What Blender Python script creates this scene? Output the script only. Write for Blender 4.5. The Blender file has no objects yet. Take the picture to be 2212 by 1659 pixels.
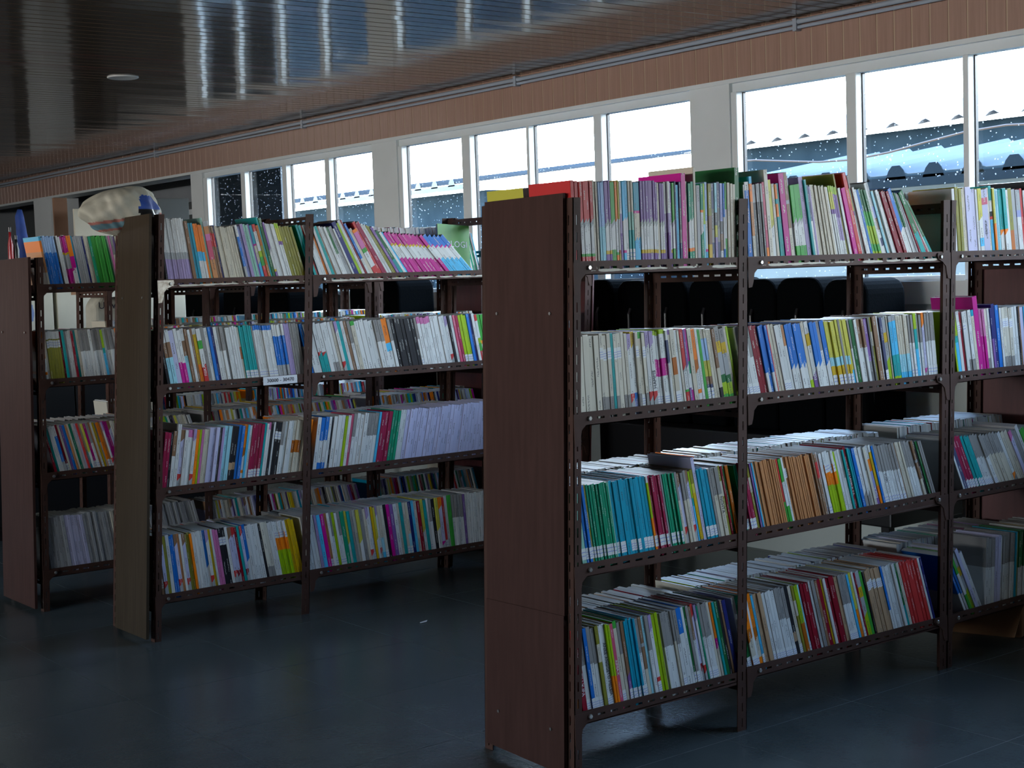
import bpy, math, random, re
from mathutils import Vector, Matrix
random.seed(7)
scene = bpy.context.scene
COL = scene.collection

# ------------------------------------------------------------------ camera
IMG_W, IMG_H, FOCAL = 2212, 1659, 3224.1
CAM = Vector((-2.7084, -3.2716, 1.4702))
yaw, pitch, roll = 0.9131, -0.0717, -0.0339
fw = Vector((math.cos(pitch)*math.cos(yaw), math.cos(pitch)*math.sin(yaw), math.sin(pitch)))
r0 = fw.cross(Vector((0, 0, 1))).normalized(); u0v = r0.cross(fw)
rt = r0*math.cos(roll) + u0v*math.sin(roll); up = -r0*math.sin(roll) + u0v*math.cos(roll)
cd = bpy.data.cameras.new('camera'); cam = bpy.data.objects.new('camera', cd); COL.objects.link(cam)
cd.sensor_width = 36; cd.lens = FOCAL/IMG_W*36; cd.clip_start = .05; cd.clip_end = 200
cam.matrix_world = Matrix(((rt.x, up.x, -fw.x, CAM.x), (rt.y, up.y, -fw.y, CAM.y), (rt.z, up.z, -fw.z, CAM.z), (0, 0, 0, 1)))
scene.camera = cam

# ------------------------------------------------------------------ light: overcast daylight through the windows and the added left and back openings
SKY = 29.0
world = bpy.data.worlds.new('sky'); scene.world = world; world.use_nodes = True
wn = world.node_tree.nodes; wl = world.node_tree.links; wn.clear()
tc = wn.new('ShaderNodeTexCoord'); sx = wn.new('ShaderNodeSeparateXYZ'); rp = wn.new('ShaderNodeValToRGB')
bg = wn.new('ShaderNodeBackground'); wo = wn.new('ShaderNodeOutputWorld')
wl.new(tc.outputs['Generated'], sx.inputs[0]); wl.new(sx.outputs['Z'], rp.inputs[0])
rp.color_ramp.elements[0].position = .02; rp.color_ramp.elements[0].color = (1, .97, .93, 1)
rp.color_ramp.elements[1].position = .80; rp.color_ramp.elements[1].color = (.16, .28, .52, 1)
e = rp.color_ramp.elements.new(.20); e.color = (.74, .86, .98, 1)
e = rp.color_ramp.elements.new(.45); e.color = (.30, .46, .72, 1)
wl.new(rp.outputs[0], bg.inputs[0]); bg.inputs[1].default_value = SKY; wl.new(bg.outputs[0], wo.inputs[0])
vs = scene.view_settings
vs.view_transform = 'Standard'; vs.look = 'None'; vs.exposure = 0.15; vs.gamma = 1; vs.use_curve_mapping = False
scene.cycles.use_denoising = True
scene.cycles.max_bounces = 10; scene.cycles.diffuse_bounces = 6; scene.cycles.glossy_bounces = 4; scene.cycles.transparent_max_bounces = 16
scene.cycles.caustics_reflective = False; scene.cycles.caustics_refractive = False
WX = 3.05                      # inner face of the window wall
Y_END, Y_START, X_LEFT, Z_CEIL = 15.0, -7.0, -9.0, 2.70
# window bays: list of pane edges in y (far to near)
WINDOWS = [(8.37, [(8.302, 7.70), (7.628, 7.015), (6.95, 6.376), (6.31, 5.705)]),
           (5.39, [(5.341, 4.644), (4.553, 3.967), (3.94, 3.336), (3.267, 2.532)]),
           (2.24, [(2.198, 1.48), (1.418, .817), (.787, .186), (.118, -.60)]),
           (-.90, [(-.95, -1.66), (-1.72, -2.32), (-2.35, -2.95), (-3.02, -3.74)])]
def portal(name, loc, rot, sx_, sy_):
    l = bpy.data.lights.new(name, 'AREA'); l.shape = 'RECTANGLE'; l.size = sx_; l.size_y = sy_; l.cycles.is_portal = True
    o = bpy.data.objects.new(name, l); o.location = loc; o.rotation_euler = rot; COL.objects.link(o)
for i, (ys, panes) in enumerate(WINDOWS):
    a, b = panes[0][0], panes[-1][1]
    portal('window_portal', (WX+.16, (a+b)/2, 1.89), (0, math.radians(90), 0), 1.0, a-b)

portal('added_left_portal', (X_LEFT-.1, 2, 1.92), (0, math.radians(-90), 0), .86, 8)  # unseen left openings, added for light on end panels and pillars
portal('added_back_portal', (-2.25, Y_END+.1, 1.5), (math.radians(-90), 0, 0), .6, 1.0)  # unseen back opening, added for light on the left floor

# ------------------------------------------------------------------ materials
def new_mat(name):
    m = bpy.data.materials.new(name); m.use_nodes = True
    return m, m.node_tree.nodes, m.node_tree.links, m.node_tree.nodes['Principled BSDF']
def mat(name, col, rough=.5, metal=0, noise=None, bump=0, spec=None, scale=(1, 1, 1), nscale=20, detail=4):
    m, n, l, b = new_mat(name)
    b.inputs['Base Color'].default_value = (*col, 1); b.inputs['Roughness'].default_value = rough; b.inputs['Metallic'].default_value = metal
    if spec is not None: b.inputs['Specular IOR Level'].default_value = spec
    if noise or bump:
        t = n.new('ShaderNodeTexCoord'); mp = n.new('ShaderNodeMapping'); mp.inputs['Scale'].default_value = scale
        nz = n.new('ShaderNodeTexNoise'); nz.inputs['Scale'].default_value = nscale; nz.inputs['Detail'].default_value = detail
        l.new(t.outputs['Object'], mp.inputs[0]); l.new(mp.outputs[0], nz.inputs['Vector'])
        if noise:
            r = n.new('ShaderNodeValToRGB'); r.color_ramp.elements[0].position = .32; r.color_ramp.elements[1].position = .68
            r.color_ramp.elements[0].color = (*noise, 1); r.color_ramp.elements[1].color = (*col, 1)
            l.new(nz.outputs['Fac'], r.inputs[0]); l.new(r.outputs[0], b.inputs['Base Color'])
        if bump:
            bp = n.new('ShaderNodeBump'); bp.inputs['Strength'].default_value = bump; bp.inputs['Distance'].default_value = .004
            l.new(nz.outputs['Fac'], bp.inputs['Height']); l.new(bp.outputs[0], b.inputs['Normal'])
    return m
M = {}
M['rack'] = mat('brown_rack_paint', (.078, .040, .031), .5, spec=.12, noise=(.056, .029, .022), nscale=9)
M['rackchip'] = mat('bare_steel', (.62, .58, .50), .35, .8, noise=(.35, .28, .22), nscale=60)
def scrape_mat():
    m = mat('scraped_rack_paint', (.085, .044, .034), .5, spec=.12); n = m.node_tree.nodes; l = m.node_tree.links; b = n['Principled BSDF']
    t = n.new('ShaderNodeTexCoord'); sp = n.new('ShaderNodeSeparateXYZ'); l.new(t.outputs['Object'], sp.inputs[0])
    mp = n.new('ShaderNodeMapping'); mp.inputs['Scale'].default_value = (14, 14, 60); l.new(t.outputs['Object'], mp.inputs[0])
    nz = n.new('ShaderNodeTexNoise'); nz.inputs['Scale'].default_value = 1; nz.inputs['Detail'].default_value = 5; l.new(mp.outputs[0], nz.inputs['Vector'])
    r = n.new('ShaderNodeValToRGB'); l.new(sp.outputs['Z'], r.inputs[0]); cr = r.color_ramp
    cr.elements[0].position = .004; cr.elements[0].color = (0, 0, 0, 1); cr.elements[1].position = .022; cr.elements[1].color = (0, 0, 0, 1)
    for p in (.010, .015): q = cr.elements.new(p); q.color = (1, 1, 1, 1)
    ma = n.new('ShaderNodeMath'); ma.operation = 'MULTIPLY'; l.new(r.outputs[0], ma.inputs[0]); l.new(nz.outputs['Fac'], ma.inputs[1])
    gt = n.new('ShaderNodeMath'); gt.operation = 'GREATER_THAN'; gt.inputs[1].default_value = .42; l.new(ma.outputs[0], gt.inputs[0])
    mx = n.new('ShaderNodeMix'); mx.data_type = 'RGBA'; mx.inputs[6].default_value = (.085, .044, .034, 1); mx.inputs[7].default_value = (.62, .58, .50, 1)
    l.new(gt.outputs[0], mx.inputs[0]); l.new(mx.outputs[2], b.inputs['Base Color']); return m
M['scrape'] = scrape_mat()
M['bolt'] = mat('zinc_bolt', (.45, .44, .42), .3, .9)
M['board'] = mat('shelf_board_brown', (.10, .06, .05), .6)
M['panel'] = mat('red_brown_panel', (.058, .027, .022), .55, spec=.12, noise=(.044, .020, .016), scale=(1, 6, .6), nscale=8, bump=.12)
M['plywood'] = mat('tan_plywood', (.050, .036, .023), .65, spec=.12, noise=(.038, .027, .017), scale=(1, 10, .5), nscale=7, bump=.1)
M['panelred'] = mat('dark_red_panel', (.13, .032, .030), .5, noise=(.10, .025, .024), scale=(1, 6, .6), nscale=8)
M['pages'] = mat('paper_pages', (.50, .50, .49), .8, noise=(.34, .34, .32), scale=(260, 2, 2), nscale=3)
M['white'] = mat('white_frame_paint', (.74, .78, .78), .4, noise=(.70, .74, .74), nscale=4)
M['wall'] = mat('pale_wall_paint', (.46, .50, .47), .7, noise=(.42, .46, .43), nscale=3)
M['greywall'] = mat('grey_wall_paint', (.30, .32, .34), .7, noise=(.26, .28, .30), nscale=3)
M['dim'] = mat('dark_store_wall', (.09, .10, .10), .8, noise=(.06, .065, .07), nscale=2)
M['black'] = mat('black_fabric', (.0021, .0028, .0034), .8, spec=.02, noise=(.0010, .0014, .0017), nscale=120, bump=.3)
M['blackpl'] = mat('black_plastic', (.012, .012, .013), .3)
M['cream'] = mat('cream_carton', (.55, .52, .42), .7, noise=(.48, .45, .36), nscale=5)
M['sack'] = mat('woven_sack', (.52, .50, .41), .75, noise=(.42, .40, .32), nscale=16, bump=1.0, detail=6)
M['sackred'] = mat('sack_red_stripe', (.42, .16, .13), .75)
M['sackblue'] = mat('sack_blue_stripe', (.13, .25, .30), .75)
M['bluecloth'] = mat('blue_cloth', (.02, .07, .33), .7, noise=(.012, .04, .2), nscale=12)
M['cardboard'] = mat('brown_cardboard', (.30, .15, .07), .7, noise=(.24, .12, .055), nscale=6)
M['brownboard'] = mat('brown_board', (.16, .07, .03), .6)
M['redgl'] = mat('red_bottle', (.30, .015, .02), .25)
M['pipe'] = mat('grey_conduit', (.36, .40, .46), .35)
M['lampring'] = mat('white_lamp_ring', (.62, .62, .60), .4)
M['lampface'] = mat('unlit_lamp_lens', (.42, .44, .43), .3)
M['ink'] = mat('black_marker_ink', (.02, .02, .04), .6)
M['inkwhite'] = mat('white_print', (.75, .75, .75), .5)
M['paper'] = mat('white_paper', (.70, .72, .76), .7)
M['bluelab'] = mat('blue_ink_mark', (.16, .22, .42), .7)
M['grout'] = mat('floor_joint', (.125, .13, .13), .5)
M['tin'] = mat('white_corrugated_roofing', (.100, .112, .118), .35, spec=0, noise=(.088, .100, .108), nscale=2)
M['tinold'] = mat('grey_corrugated_roofing', (.028, .033, .037), .45, spec=0, noise=(.024, .029, .033), nscale=2)
M['outwall'] = mat('outer_wall_paint', (.17, .20, .20), .8, spec=0, noise=(.14, .17, .17), nscale=2)
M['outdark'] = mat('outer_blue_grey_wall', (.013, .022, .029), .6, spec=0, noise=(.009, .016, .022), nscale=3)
M['outblack'] = mat('outer_dark_wall', (.0018, .0026, .0032), .6, spec=0)  # near-black: shade of a canopy that isn't built is put into the colour
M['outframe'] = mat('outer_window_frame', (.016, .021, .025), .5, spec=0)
M['tinfar'] = mat('pale_far_roofing', (.20, .21, .22), .4, spec=0, noise=(.15, .16, .17), nscale=.6)
M['ground'] = mat('yard_asphalt', (.035, .037, .038), .9, spec=0, noise=(.026, .028, .03), nscale=1)
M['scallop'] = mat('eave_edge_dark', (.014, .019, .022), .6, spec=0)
M['cable'] = mat('brown_cable', (.05, .025, .01), .5)

def plank_mat(name, c1, c2, rough, axis, bumpd):
    m, n, l, b = new_mat(name)
    t = n.new('ShaderNodeTexCoord'); mp = n.new('ShaderNodeMapping'); nz = n.new('ShaderNodeTexNoise'); r = n.new('ShaderNodeValToRGB')
    oi = n.new('ShaderNodeObjectInfo'); ad = n.new('ShaderNodeVectorMath'); ad.operation = 'ADD'
    mp.inputs['Scale'].default_value = axis
    l.new(t.outputs['Object'], ad.inputs[0]); l.new(oi.outputs['Random'], ad.inputs[1]); l.new(ad.outputs[0], mp.inputs[0]); l.new(mp.outputs[0], nz.inputs['Vector'])
    nz.inputs['Scale'].default_value = 5; nz.inputs['Detail'].default_value = 6
    r.color_ramp.elements[0].position = .3; r.color_ramp.elements[0].color = (*c1, 1); r.color_ramp.elements[1].position = .7; r.color_ramp.elements[1].color = (*c2, 1)
    l.new(nz.outputs['Fac'], r.inputs[0]); l.new(r.outputs[0], b.inputs['Base Color']); b.inputs['Roughness'].default_value = rough
    if bumpd:
        n2 = n.new('ShaderNodeTexNoise'); n2.inputs['Scale'].default_value = 1.6; n2.inputs['Detail'].default_value = 1
        bp = n.new('ShaderNodeBump'); bp.inputs['Strength'].default_value = 1; bp.inputs['Distance'].default_value = bumpd
        l.new(ad.outputs[0], n2.inputs['Vector']); l.new(n2.outputs['Fac'], bp.inputs['Height']); l.new(bp.outputs[0], b.inputs['Normal'])
    return m
M['ceilplank'] = plank_mat('glossy_brown_ceiling_plank', (.095, .066, .046), (.15, .108, .076), .10, (.4, 12, 1), .005)
M['ceilback'] = mat('dark_ceiling_joint', (.02, .012, .009), .8)  # dark backing that shows in the plank joints
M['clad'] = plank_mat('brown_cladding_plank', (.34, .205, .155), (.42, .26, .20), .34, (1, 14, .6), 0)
M['cladback'] = mat('tan_cladding_joint', (.52, .40, .27), .5)

def floor_mat():
    m, n, l, b = new_mat('dark_slate_floor_tile')
    t = n.new('ShaderNodeTexCoord'); nz = n.new('ShaderNodeTexNoise'); r = n.new('ShaderNodeValToRGB'); g = n.new('ShaderNodeNewGeometry')
    nz.inputs['Scale'].default_value = 3; nz.inputs['Detail'].default_value = 8; l.new(g.outputs['Position'], nz.inputs['Vector'])
    r.color_ramp.elements[0].position = .3; r.color_ramp.elements[0].color = (.055, .070, .072, 1)
    r.color_ramp.elements[1].position = .75; r.color_ramp.elements[1].color = (.082, .098, .098, 1)
    l.new(nz.outputs['Fac'], r.inputs[0]); l.new(r.outputs[0], b.inputs['Base Color']); b.inputs['Roughness'].default_value = .27
    n2 = n.new('ShaderNodeTexNoise'); n2.inputs['Scale'].default_value = 60; n2.inputs['Detail'].default_value = 3; l.new(g.outputs['Position'], n2.inputs['Vector'])
    bp = n.new('ShaderNodeBump'); bp.inputs['Strength'].default_value = .25; bp.inputs['Distance'].default_value = .002
    l.new(n2.outputs['Fac'], bp.inputs['Height']); l.new(bp.outputs[0], b.inputs['Normal'])
    return m
M['floor'] = floor_mat()

def glass_mat():
    m, n, l, b = new_mat('spotted_window_glass'); n.remove(b); out = n['Material Output']
    tr = n.new('ShaderNodeBsdfTransparent'); tr.inputs[0].default_value = (.93, .96, .97, 1)
    gl = n.new('ShaderNodeBsdfGlossy'); gl.inputs['Roughness'].default_value = .02
    lw = n.new('ShaderNodeLayerWeight'); lw.inputs[0].default_value = .5
    pw = n.new('ShaderNodeMath'); pw.operation = 'POWER'; pw.inputs[1].default_value = 5; l.new(lw.outputs['Facing'], pw.inputs[0])
    fr = n.new('ShaderNodeMath'); fr.operation = 'MULTIPLY_ADD'; fr.inputs[1].default_value = .96; fr.inputs[2].default_value = .02; l.new(pw.outputs[0], fr.inputs[0])
    mx = n.new('ShaderNodeMixShader'); l.new(fr.outputs[0], mx.inputs[0]); l.new(tr.outputs[0], mx.inputs[1]); l.new(gl.outputs[0], mx.inputs[2])
    g = n.new('ShaderNodeNewGeometry'); vo = n.new('ShaderNodeTexVoronoi'); vo.inputs['Scale'].default_value = 38; l.new(g.outputs['Position'], vo.inputs['Vector'])
    nz = n.new('ShaderNodeTexNoise'); nz.inputs['Scale'].default_value = 7; l.new(g.outputs['Position'], nz.inputs['Vector'])
    lt = n.new('ShaderNodeMath'); lt.operation = 'LESS_THAN'; mu = n.new('ShaderNodeMath'); mu.operation = 'MULTIPLY'; mu.inputs[1].default_value = .26
    l.new(nz.outputs['Fac'], mu.inputs[0]); l.new(vo.outputs['Distance'], lt.inputs[0]); l.new(mu.outputs[0], lt.inputs[1])
    tl = n.new('ShaderNodeBsdfTranslucent'); tl.inputs[0].default_value = (.8, .85, .9, 1)
    ml = n.new('ShaderNodeMath'); ml.operation = 'MULTIPLY'; ml.inputs[1].default_value = .22; l.new(lt.outputs[0], ml.inputs[0])
    m2 = n.new('ShaderNodeMixShader'); l.new(ml.outputs[0], m2.inputs[0]); l.new(mx.outputs[0], m2.inputs[1]); l.new(tl.outputs[0], m2.inputs[2])
    l.new(m2.outputs[0], out.inputs[0]); return m
M['glass'] = glass_mat()

def cover_mat():
    m, n, l, b = new_mat('printed_book_cover')
    at = n.new('ShaderNodeVertexColor'); at.layer_name = 'Col'
    uv = n.new('ShaderNodeUVMap'); sp = n.new('ShaderNodeSeparateXYZ'); l.new(uv.outputs[0], sp.inputs[0])
    def math_(op, a, b_=None):
        k = n.new('ShaderNodeMath'); k.operation = op
        for i, v in enumerate((a, b_)):
            if v is None: continue
            if isinstance(v, (int, float)): k.inputs[i].default_value = v
            else: l.new(v, k.inputs[i])
        return k.outputs[0]
    cb = n.new('ShaderNodeCombineXYZ'); l.new(math_('MULTIPLY', sp.outputs['Y'], 420), cb.inputs['X']); l.new(math_('MULTIPLY', sp.outputs['X'], 1.3), cb.inputs['Y'])
    n1 = n.new('ShaderNodeTexNoise'); n1.inputs['Scale'].default_value = 1; n1.inputs['Detail'].default_value = 1; l.new(cb.outputs[0], n1.inputs['Vector'])
    cb2 = n.new('ShaderNodeCombineXYZ'); l.new(math_('MULTIPLY', sp.outputs['Y'], 16), cb2.inputs['X'])
    n2 = n.new('ShaderNodeTexNoise'); n2.inputs['Scale'].default_value = 1; n2.inputs['Detail'].default_value = 0; l.new(cb2.outputs[0], n2.inputs['Vector'])
    mask = math_('MULTIPLY', math_('LESS_THAN', math_('ABSOLUTE', sp.outputs['X']), .30), math_('MULTIPLY', math_('GREATER_THAN', n1.outputs['Fac'], .50), math_('GREATER_THAN', n2.outputs['Fac'], .52)))
    mask = math_('MULTIPLY', math_('MULTIPLY', mask, at.outputs['Alpha']), .75)
    bw = n.new('ShaderNodeRGBToBW'); l.new(at.outputs['Color'], bw.inputs[0]); lum = math_('GREATER_THAN', bw.outputs[0], .22)
    ic = n.new('ShaderNodeMix'); ic.data_type = 'RGBA'; l.new(lum, ic.inputs[0]); ic.inputs[6].default_value = (.62, .62, .58, 1); ic.inputs[7].default_value = (.06, .06, .07, 1)
    mx = n.new('ShaderNodeMix'); mx.data_type = 'RGBA'; l.new(mask, mx.inputs[0]); l.new(at.outputs['Color'], mx.inputs[6]); l.new(ic.outputs[2], mx.inputs[7])
    l.new(mx.outputs[2], b.inputs['Base Color']); b.inputs['Roughness'].default_value = .36; b.inputs['Specular IOR Level'].default_value = .22
    return m
M['cover'] = cover_mat()

# ------------------------------------------------------------------ mesh helpers
class MB:
    def __init__(s): s.v = []; s.f = []
    def box(s, a, b):
        x0, y0, z0 = a; x1, y1, z1 = b; k = len(s.v)
        s.v += [(x0, y0, z0), (x1, y0, z0), (x1, y1, z0), (x0, y1, z0), (x0, y0, z1), (x1, y0, z1), (x1, y1, z1), (x0, y1, z1)]
        s.f += [tuple(k+i for i in q) for q in ((0, 3, 2, 1), (4, 5, 6, 7), (0, 1, 5, 4), (1, 2, 6, 5), (2, 3, 7, 6), (3, 0, 4, 7))]
        return s
    def quad(s, *p): k = len(s.v); s.v += p; s.f.append(tuple(range(k, k+len(p)))); return s
    def prism(s, poly, d0, d1, ax):            # poly in the two other axes, extruded along ax
        k = len(s.v); n = len(poly)
        for d in (d0, d1):
            for p in poly: q = list(p); q.insert(ax, d); s.v.append(tuple(q))
        s.f.append(tuple(range(k, k+n))); s.f.append(tuple(range(k+2*n-1, k+n-1, -1)))
        for i in range(n): j = (i+1) % n; s.f.append((k+i, k+n+i, k+n+j, k+j))
        return s
    def tube(s, pts, r, n=8):
        pts = [Vector(p) for p in pts]; k0 = len(s.v)
        for i, p in enumerate(pts):
            t = (pts[min(i+1, len(pts)-1)]-pts[max(i-1, 0)]).normalized(); a = t.orthogonal().normalized() if abs(t.z) > .9 else t.cross(Vector((0, 0, 1))).normalized(); b = t.cross(a)
            rr = r[i] if isinstance(r, (list, tuple)) else r
            for j in range(n): th = 2*math.pi*j/n; s.v.append(tuple(p+a*math.cos(th)*rr+b*math.sin(th)*rr))
        for i in range(len(pts)-1):
            for j in range(n):
                a = k0+i*n+j; b = k0+i*n+(j+1) % n; s.f.append((a, b, b+n, a+n))
        s.f.append(tuple(range(k0+n-1, k0-1, -1))); e_ = k0+(len(pts)-1)*n; s.f.append(tuple(range(e_, e_+n)))
        return s
    def lathe(s, prof, c=(0, 0, 0), n=16):
        k0 = len(s.v)
        for r, z in prof:
            for j in range(n): th = 2*math.pi*j/n; s.v.append((c[0]+r*math.cos(th), c[1]+r*math.sin(th), c[2]+z))
        for i in range(len(prof)-1):
            for j in range(n):
                a = k0+i*n+j; b = k0+i*n+(j+1) % n; s.f.append((a, b, b+n, a+n))
        s.f.append(tuple(range(k0+n-1, k0-1, -1))); e_ = k0+(len(prof)-1)*n; s.f.append(tuple(range(e_, e_+n)))
        return s
    def shear(s, lean): s.v = [(x+lean*z, y, z) for x, y, z in s.v]; return s
    def mesh(s, name, m, smooth=False):
        me = bpy.data.meshes.new(name); me.from_pydata(s.v, [], s.f); me.materials.append(M[m] if isinstance(m, str) else m)
        if smooth: me.polygons.foreach_set('use_smooth', [True]*len(me.polygons))
        me.update(); return me
    def obj(s, name, m, parent=None, smooth=False, **kw): return link(name, s.mesh(name, m, smooth), parent, **kw)
def link(name, data, parent=None, loc=None, rot=None, **kw):
    o = bpy.data.objects.new(name, data); COL.objects.link(o)
    if parent is not None: o.parent = parent
    if loc is not None: o.location = loc
    if rot is not None: o.rotation_euler = rot
    for k, v in kw.items(): o[k] = v
    return o
def thing(name, label, cat, loc=(0, 0, 0), group=None, rot=None):
    o = link(name, None, None, loc, rot, label=label, category=cat)
    if group: o['group'] = group
    return o
def bevel(o, w, seg=2):
    b = o.modifiers.new('bevel', 'BEVEL'); b.width = w; b.segments = seg; b.limit_method = 'ANGLE'; return o
def text_mesh(txt, size, m, depth=.0004):
    cu = bpy.data.curves.new('lettering', 'FONT'); cu.body = txt; cu.size = size; cu.extrude = depth/2; cu.align_x = 'CENTER'; cu.align_y = 'CENTER'; cu.resolution_u = 2
    tmp = bpy.data.objects.new('tmp', cu); COL.objects.link(tmp)
    dg = bpy.context.evaluated_depsgraph_get(); me = bpy.data.meshes.new_from_object(tmp.evaluated_get(dg)); bpy.data.objects.remove(tmp)
    me.materials.clear(); me.materials.append(M[m]); return me

# ------------------------------------------------------------------ structure
# floor: slab with joints + separate tiles
T = .60
floor = MB().box((X_LEFT, Y_START, -.10), (WX+.2, Y_END, -.0006)).obj('floor', 'grout', kind='structure', label='dark grey tiled floor of the reading room')
tile = MB().prism([(.0016, .0016), (T-.0016, .0016), (T-.0016, T-.0016), (.0016, T-.0016)], -.012, 0, 2).mesh('floor_tile', 'floor')
rest = MB()
for i in range(-15, 6):
    for j in range(-13, 26):
        x, y = i*T, -.03+j*T
        if x+T < X_LEFT or y+T > Y_END+.3 or x > WX: continue
        x1 = min(x+T, WX)
        if -4 <= i <= 4 and -3 <= j <= 18: link('floor_tile', tile, floor, (x, y, 0))
        else: rest.box((x+.0025, y+.0025, -.012), (x1-.0025, y+T-.0025, 0))
rest.obj('floor_tile_field', 'floor', floor, kind='stuff')
# ceiling of glossy planks running towards the window wall
ceil = MB().box((X_LEFT, Y_START, Z_CEIL+.012), (WX+.2, Y_END, Z_CEIL+.10)).obj('ceiling', 'ceilback', kind='structure', label='low ceiling of glossy brown planks')
pl = MB().prism([(-.0470, .011), (-.0470, .004), (-.0445, 0), (.0445, 0), (.0470, .004), (.0470, .011)], X_LEFT, WX, 0).mesh('ceiling_plank', 'ceilplank')
M['ceilred'] = plank_mat('reddish_ceiling_plank', (.13, .055, .04), (.19, .09, .065), .14, (.4, 12, 1), .005)
plr = pl.copy(); plr.materials[0] = M['ceilred']
for k in range(-20, 150):
    o = link('ceiling_plank', plr if k in (43, 47) else pl, ceil, (0, .05+k*.1, Z_CEIL), (math.radians(random.gauss(0, .35)), 0, 0))
far = MB()
for k in range(-70, -20): far.box((X_LEFT, .0015+k*.1, Z_CEIL), (WX, .0985+k*.1, Z_CEIL+.01))
far.obj('ceiling_plank_field', 'ceilplank', ceil, kind='stuff')
# fascia of vertical brown planks above the windows
Z_FA = 2.458
fascia = MB().box((WX-.0035, Y_START, Z_FA), (WX+.2, Y_END, Z_CEIL+.05)).obj('wall_fascia', 'cladback', kind='structure', label='band of upright brown planks above the windows')
cp = MB().prism([(-.0478, .006), (-.0478, -.003), (-.0455, -.006), (.0455, -.006), (.0478, -.003), (.0478, .006)], 0, Z_CEIL-Z_FA, 2)
cp.v = [(y, x, z) for x, y, z in cp.v]; cp.f = [tuple(reversed(f)) for f in cp.f]
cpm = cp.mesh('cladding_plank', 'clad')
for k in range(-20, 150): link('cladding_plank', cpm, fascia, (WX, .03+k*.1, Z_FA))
fc = MB()
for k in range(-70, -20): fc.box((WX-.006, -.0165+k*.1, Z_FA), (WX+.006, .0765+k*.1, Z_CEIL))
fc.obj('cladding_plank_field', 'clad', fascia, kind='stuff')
# header trim, columns, sill, lower wall
MB().box((WX-.012, Y_START, 2.436), (WX+.2, Y_END, Z_FA)).obj('trim_1', 'white', kind='structure', label='thin white strip under the brown plank band')
cols = [(8.37, 8.59), (5.39, 5.705), (2.24, 2.532), (-.90, -.60), (-7.0, -3.74)]
for a, b in cols: MB().box((WX-.004, a, 1.28), (WX+.10, b, 2.436)).obj('wall_pillar', 'white', kind='structure', label='flat white pillar between two windows')
wallr = MB().box((WX, Y_START, 0), (WX+.2, 8.59, 1.28)).obj('wall_right', 'wall', kind='structure', label='pale wall below the window row')
MB().box((WX-.03, Y_START, 1.28), (WX+.2, 8.37, 1.386)).obj('trim_2', 'white', kind='structure', label='pale grey sill band under the windows')
for i, (ys, panes) in enumerate(WINDOWS):
    a, b = ys, panes[-1][1]
    w = MB().box((WX+.02, b, 2.39), (WX+.085, a, 2.436)).obj('window_%d' % (i+1), 'white', kind='structure', label='white framed window of four panes')
    MB().box((WX+.02, b, 1.386), (WX+.085, a, 1.41)).obj('bottom_rail', 'white', w)
    edges = [(a, panes[0][0])] + [(panes[k][1], panes[k+1][0]) for k in range(3)]
    for e0, e1 in edges: bevel(MB().box((WX+.005, e1, 1.386), (WX+.075, e0, 2.392)).obj('mullion', 'white', w), .004)
    for p0, p1 in panes:
        MB().box((WX+.058, p1, 1.408), (WX+.062, p0, 2.392)).obj('pane', 'glass', w)
        MB().box((WX+.050, p0-.006, 1.41), (WX+.070, p0, 2.39)).obj('glazing_bead', 'blackpl', w)
# remaining walls; the unseen left and back openings are added to let light in
wlm = MB().box((X_LEFT-.2, Y_START, 0), (X_LEFT, Y_END, 1.50)); wlm.box((X_LEFT-.2, Y_START, 2.35), (X_LEFT, Y_END, Z_CEIL))
wlm.box((X_LEFT-.2, Y_START, 1.50), (X_LEFT, -2.0, 2.35))
for k in range(4): wlm.box((X_LEFT-.2, -2+k*2.5, 1.50), (X_LEFT, -1.6+k*2.5, 2.35))
wlm.box((X_LEFT-.2, 6.0, 1.50), (X_LEFT, Y_END, 2.35))
wlm.obj('wall_left', 'greywall', kind='structure', label='grey wall at the left of the room, unseen openings added for light')
MB().box((X_LEFT, Y_START-.2, 0), (WX+.2, Y_START, Z_CEIL)).obj('wall_front', 'greywall', kind='structure', label='grey wall behind the viewpoint')
wb = MB().box((X_LEFT, Y_END, 0), (-2.5, Y_END+.2, Z_CEIL)); wb.box((-2.0, Y_END, 0), (5.0, Y_END+.2, Z_CEIL)); wb.box((-2.5, Y_END, 1.95), (-2.0, Y_END+.2, Z_CEIL)); wb.box((-2.5, Y_END, 0), (-2.0, Y_END+.2, 1.05))
wb.obj('wall_back', 'greywall', kind='structure', label='grey end wall far beyond the racks, small unseen opening added for light')
# open store area beyond the last window
MB().box((3.85, 8.6, 0), (3.95, Y_END, 2.75)).obj('wall_store', 'dim', kind='structure', label='dark wall of the store area beyond the windows')
MB().box((WX+.2, 8.59, 2.55), (3.95, Y_END, 2.62)).obj('ceiling_store', 'dim', kind='structure', label='dark low ceiling over the store area')
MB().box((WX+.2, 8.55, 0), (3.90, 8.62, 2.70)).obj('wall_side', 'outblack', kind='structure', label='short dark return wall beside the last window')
MB().box((WX, 11.86, 0), (WX+.3, 12.34, 2.44)).obj('wall_post', 'white', kind='structure', label='square white post under the plank band')
MB().box((WX+.2, 8.6, -.1), (3.95, Y_END, 0)).obj('floor_store', 'floor', kind='structure', label='floor of the store area')
for zz, hh_, mm_ in ((2.18, .05, 'white'), (2.30, .16, 'greywall'), (2.02, .07, 'greywall')): MB().box((3.80, 8.65, zz), (3.85, 11.8, zz+hh_)).obj('trim_3', mm_, kind='structure', label='pale rail along the dark store wall')
MB().box((WX+.2, Y_START, 2.74), (WX+1.0, 8.6, 2.82)).obj('roof_eave', 'greywall', kind='structure', label='unseen eave added above the windows to cut sky light')  # out of view, added to cut high sky light and shade the outside
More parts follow.
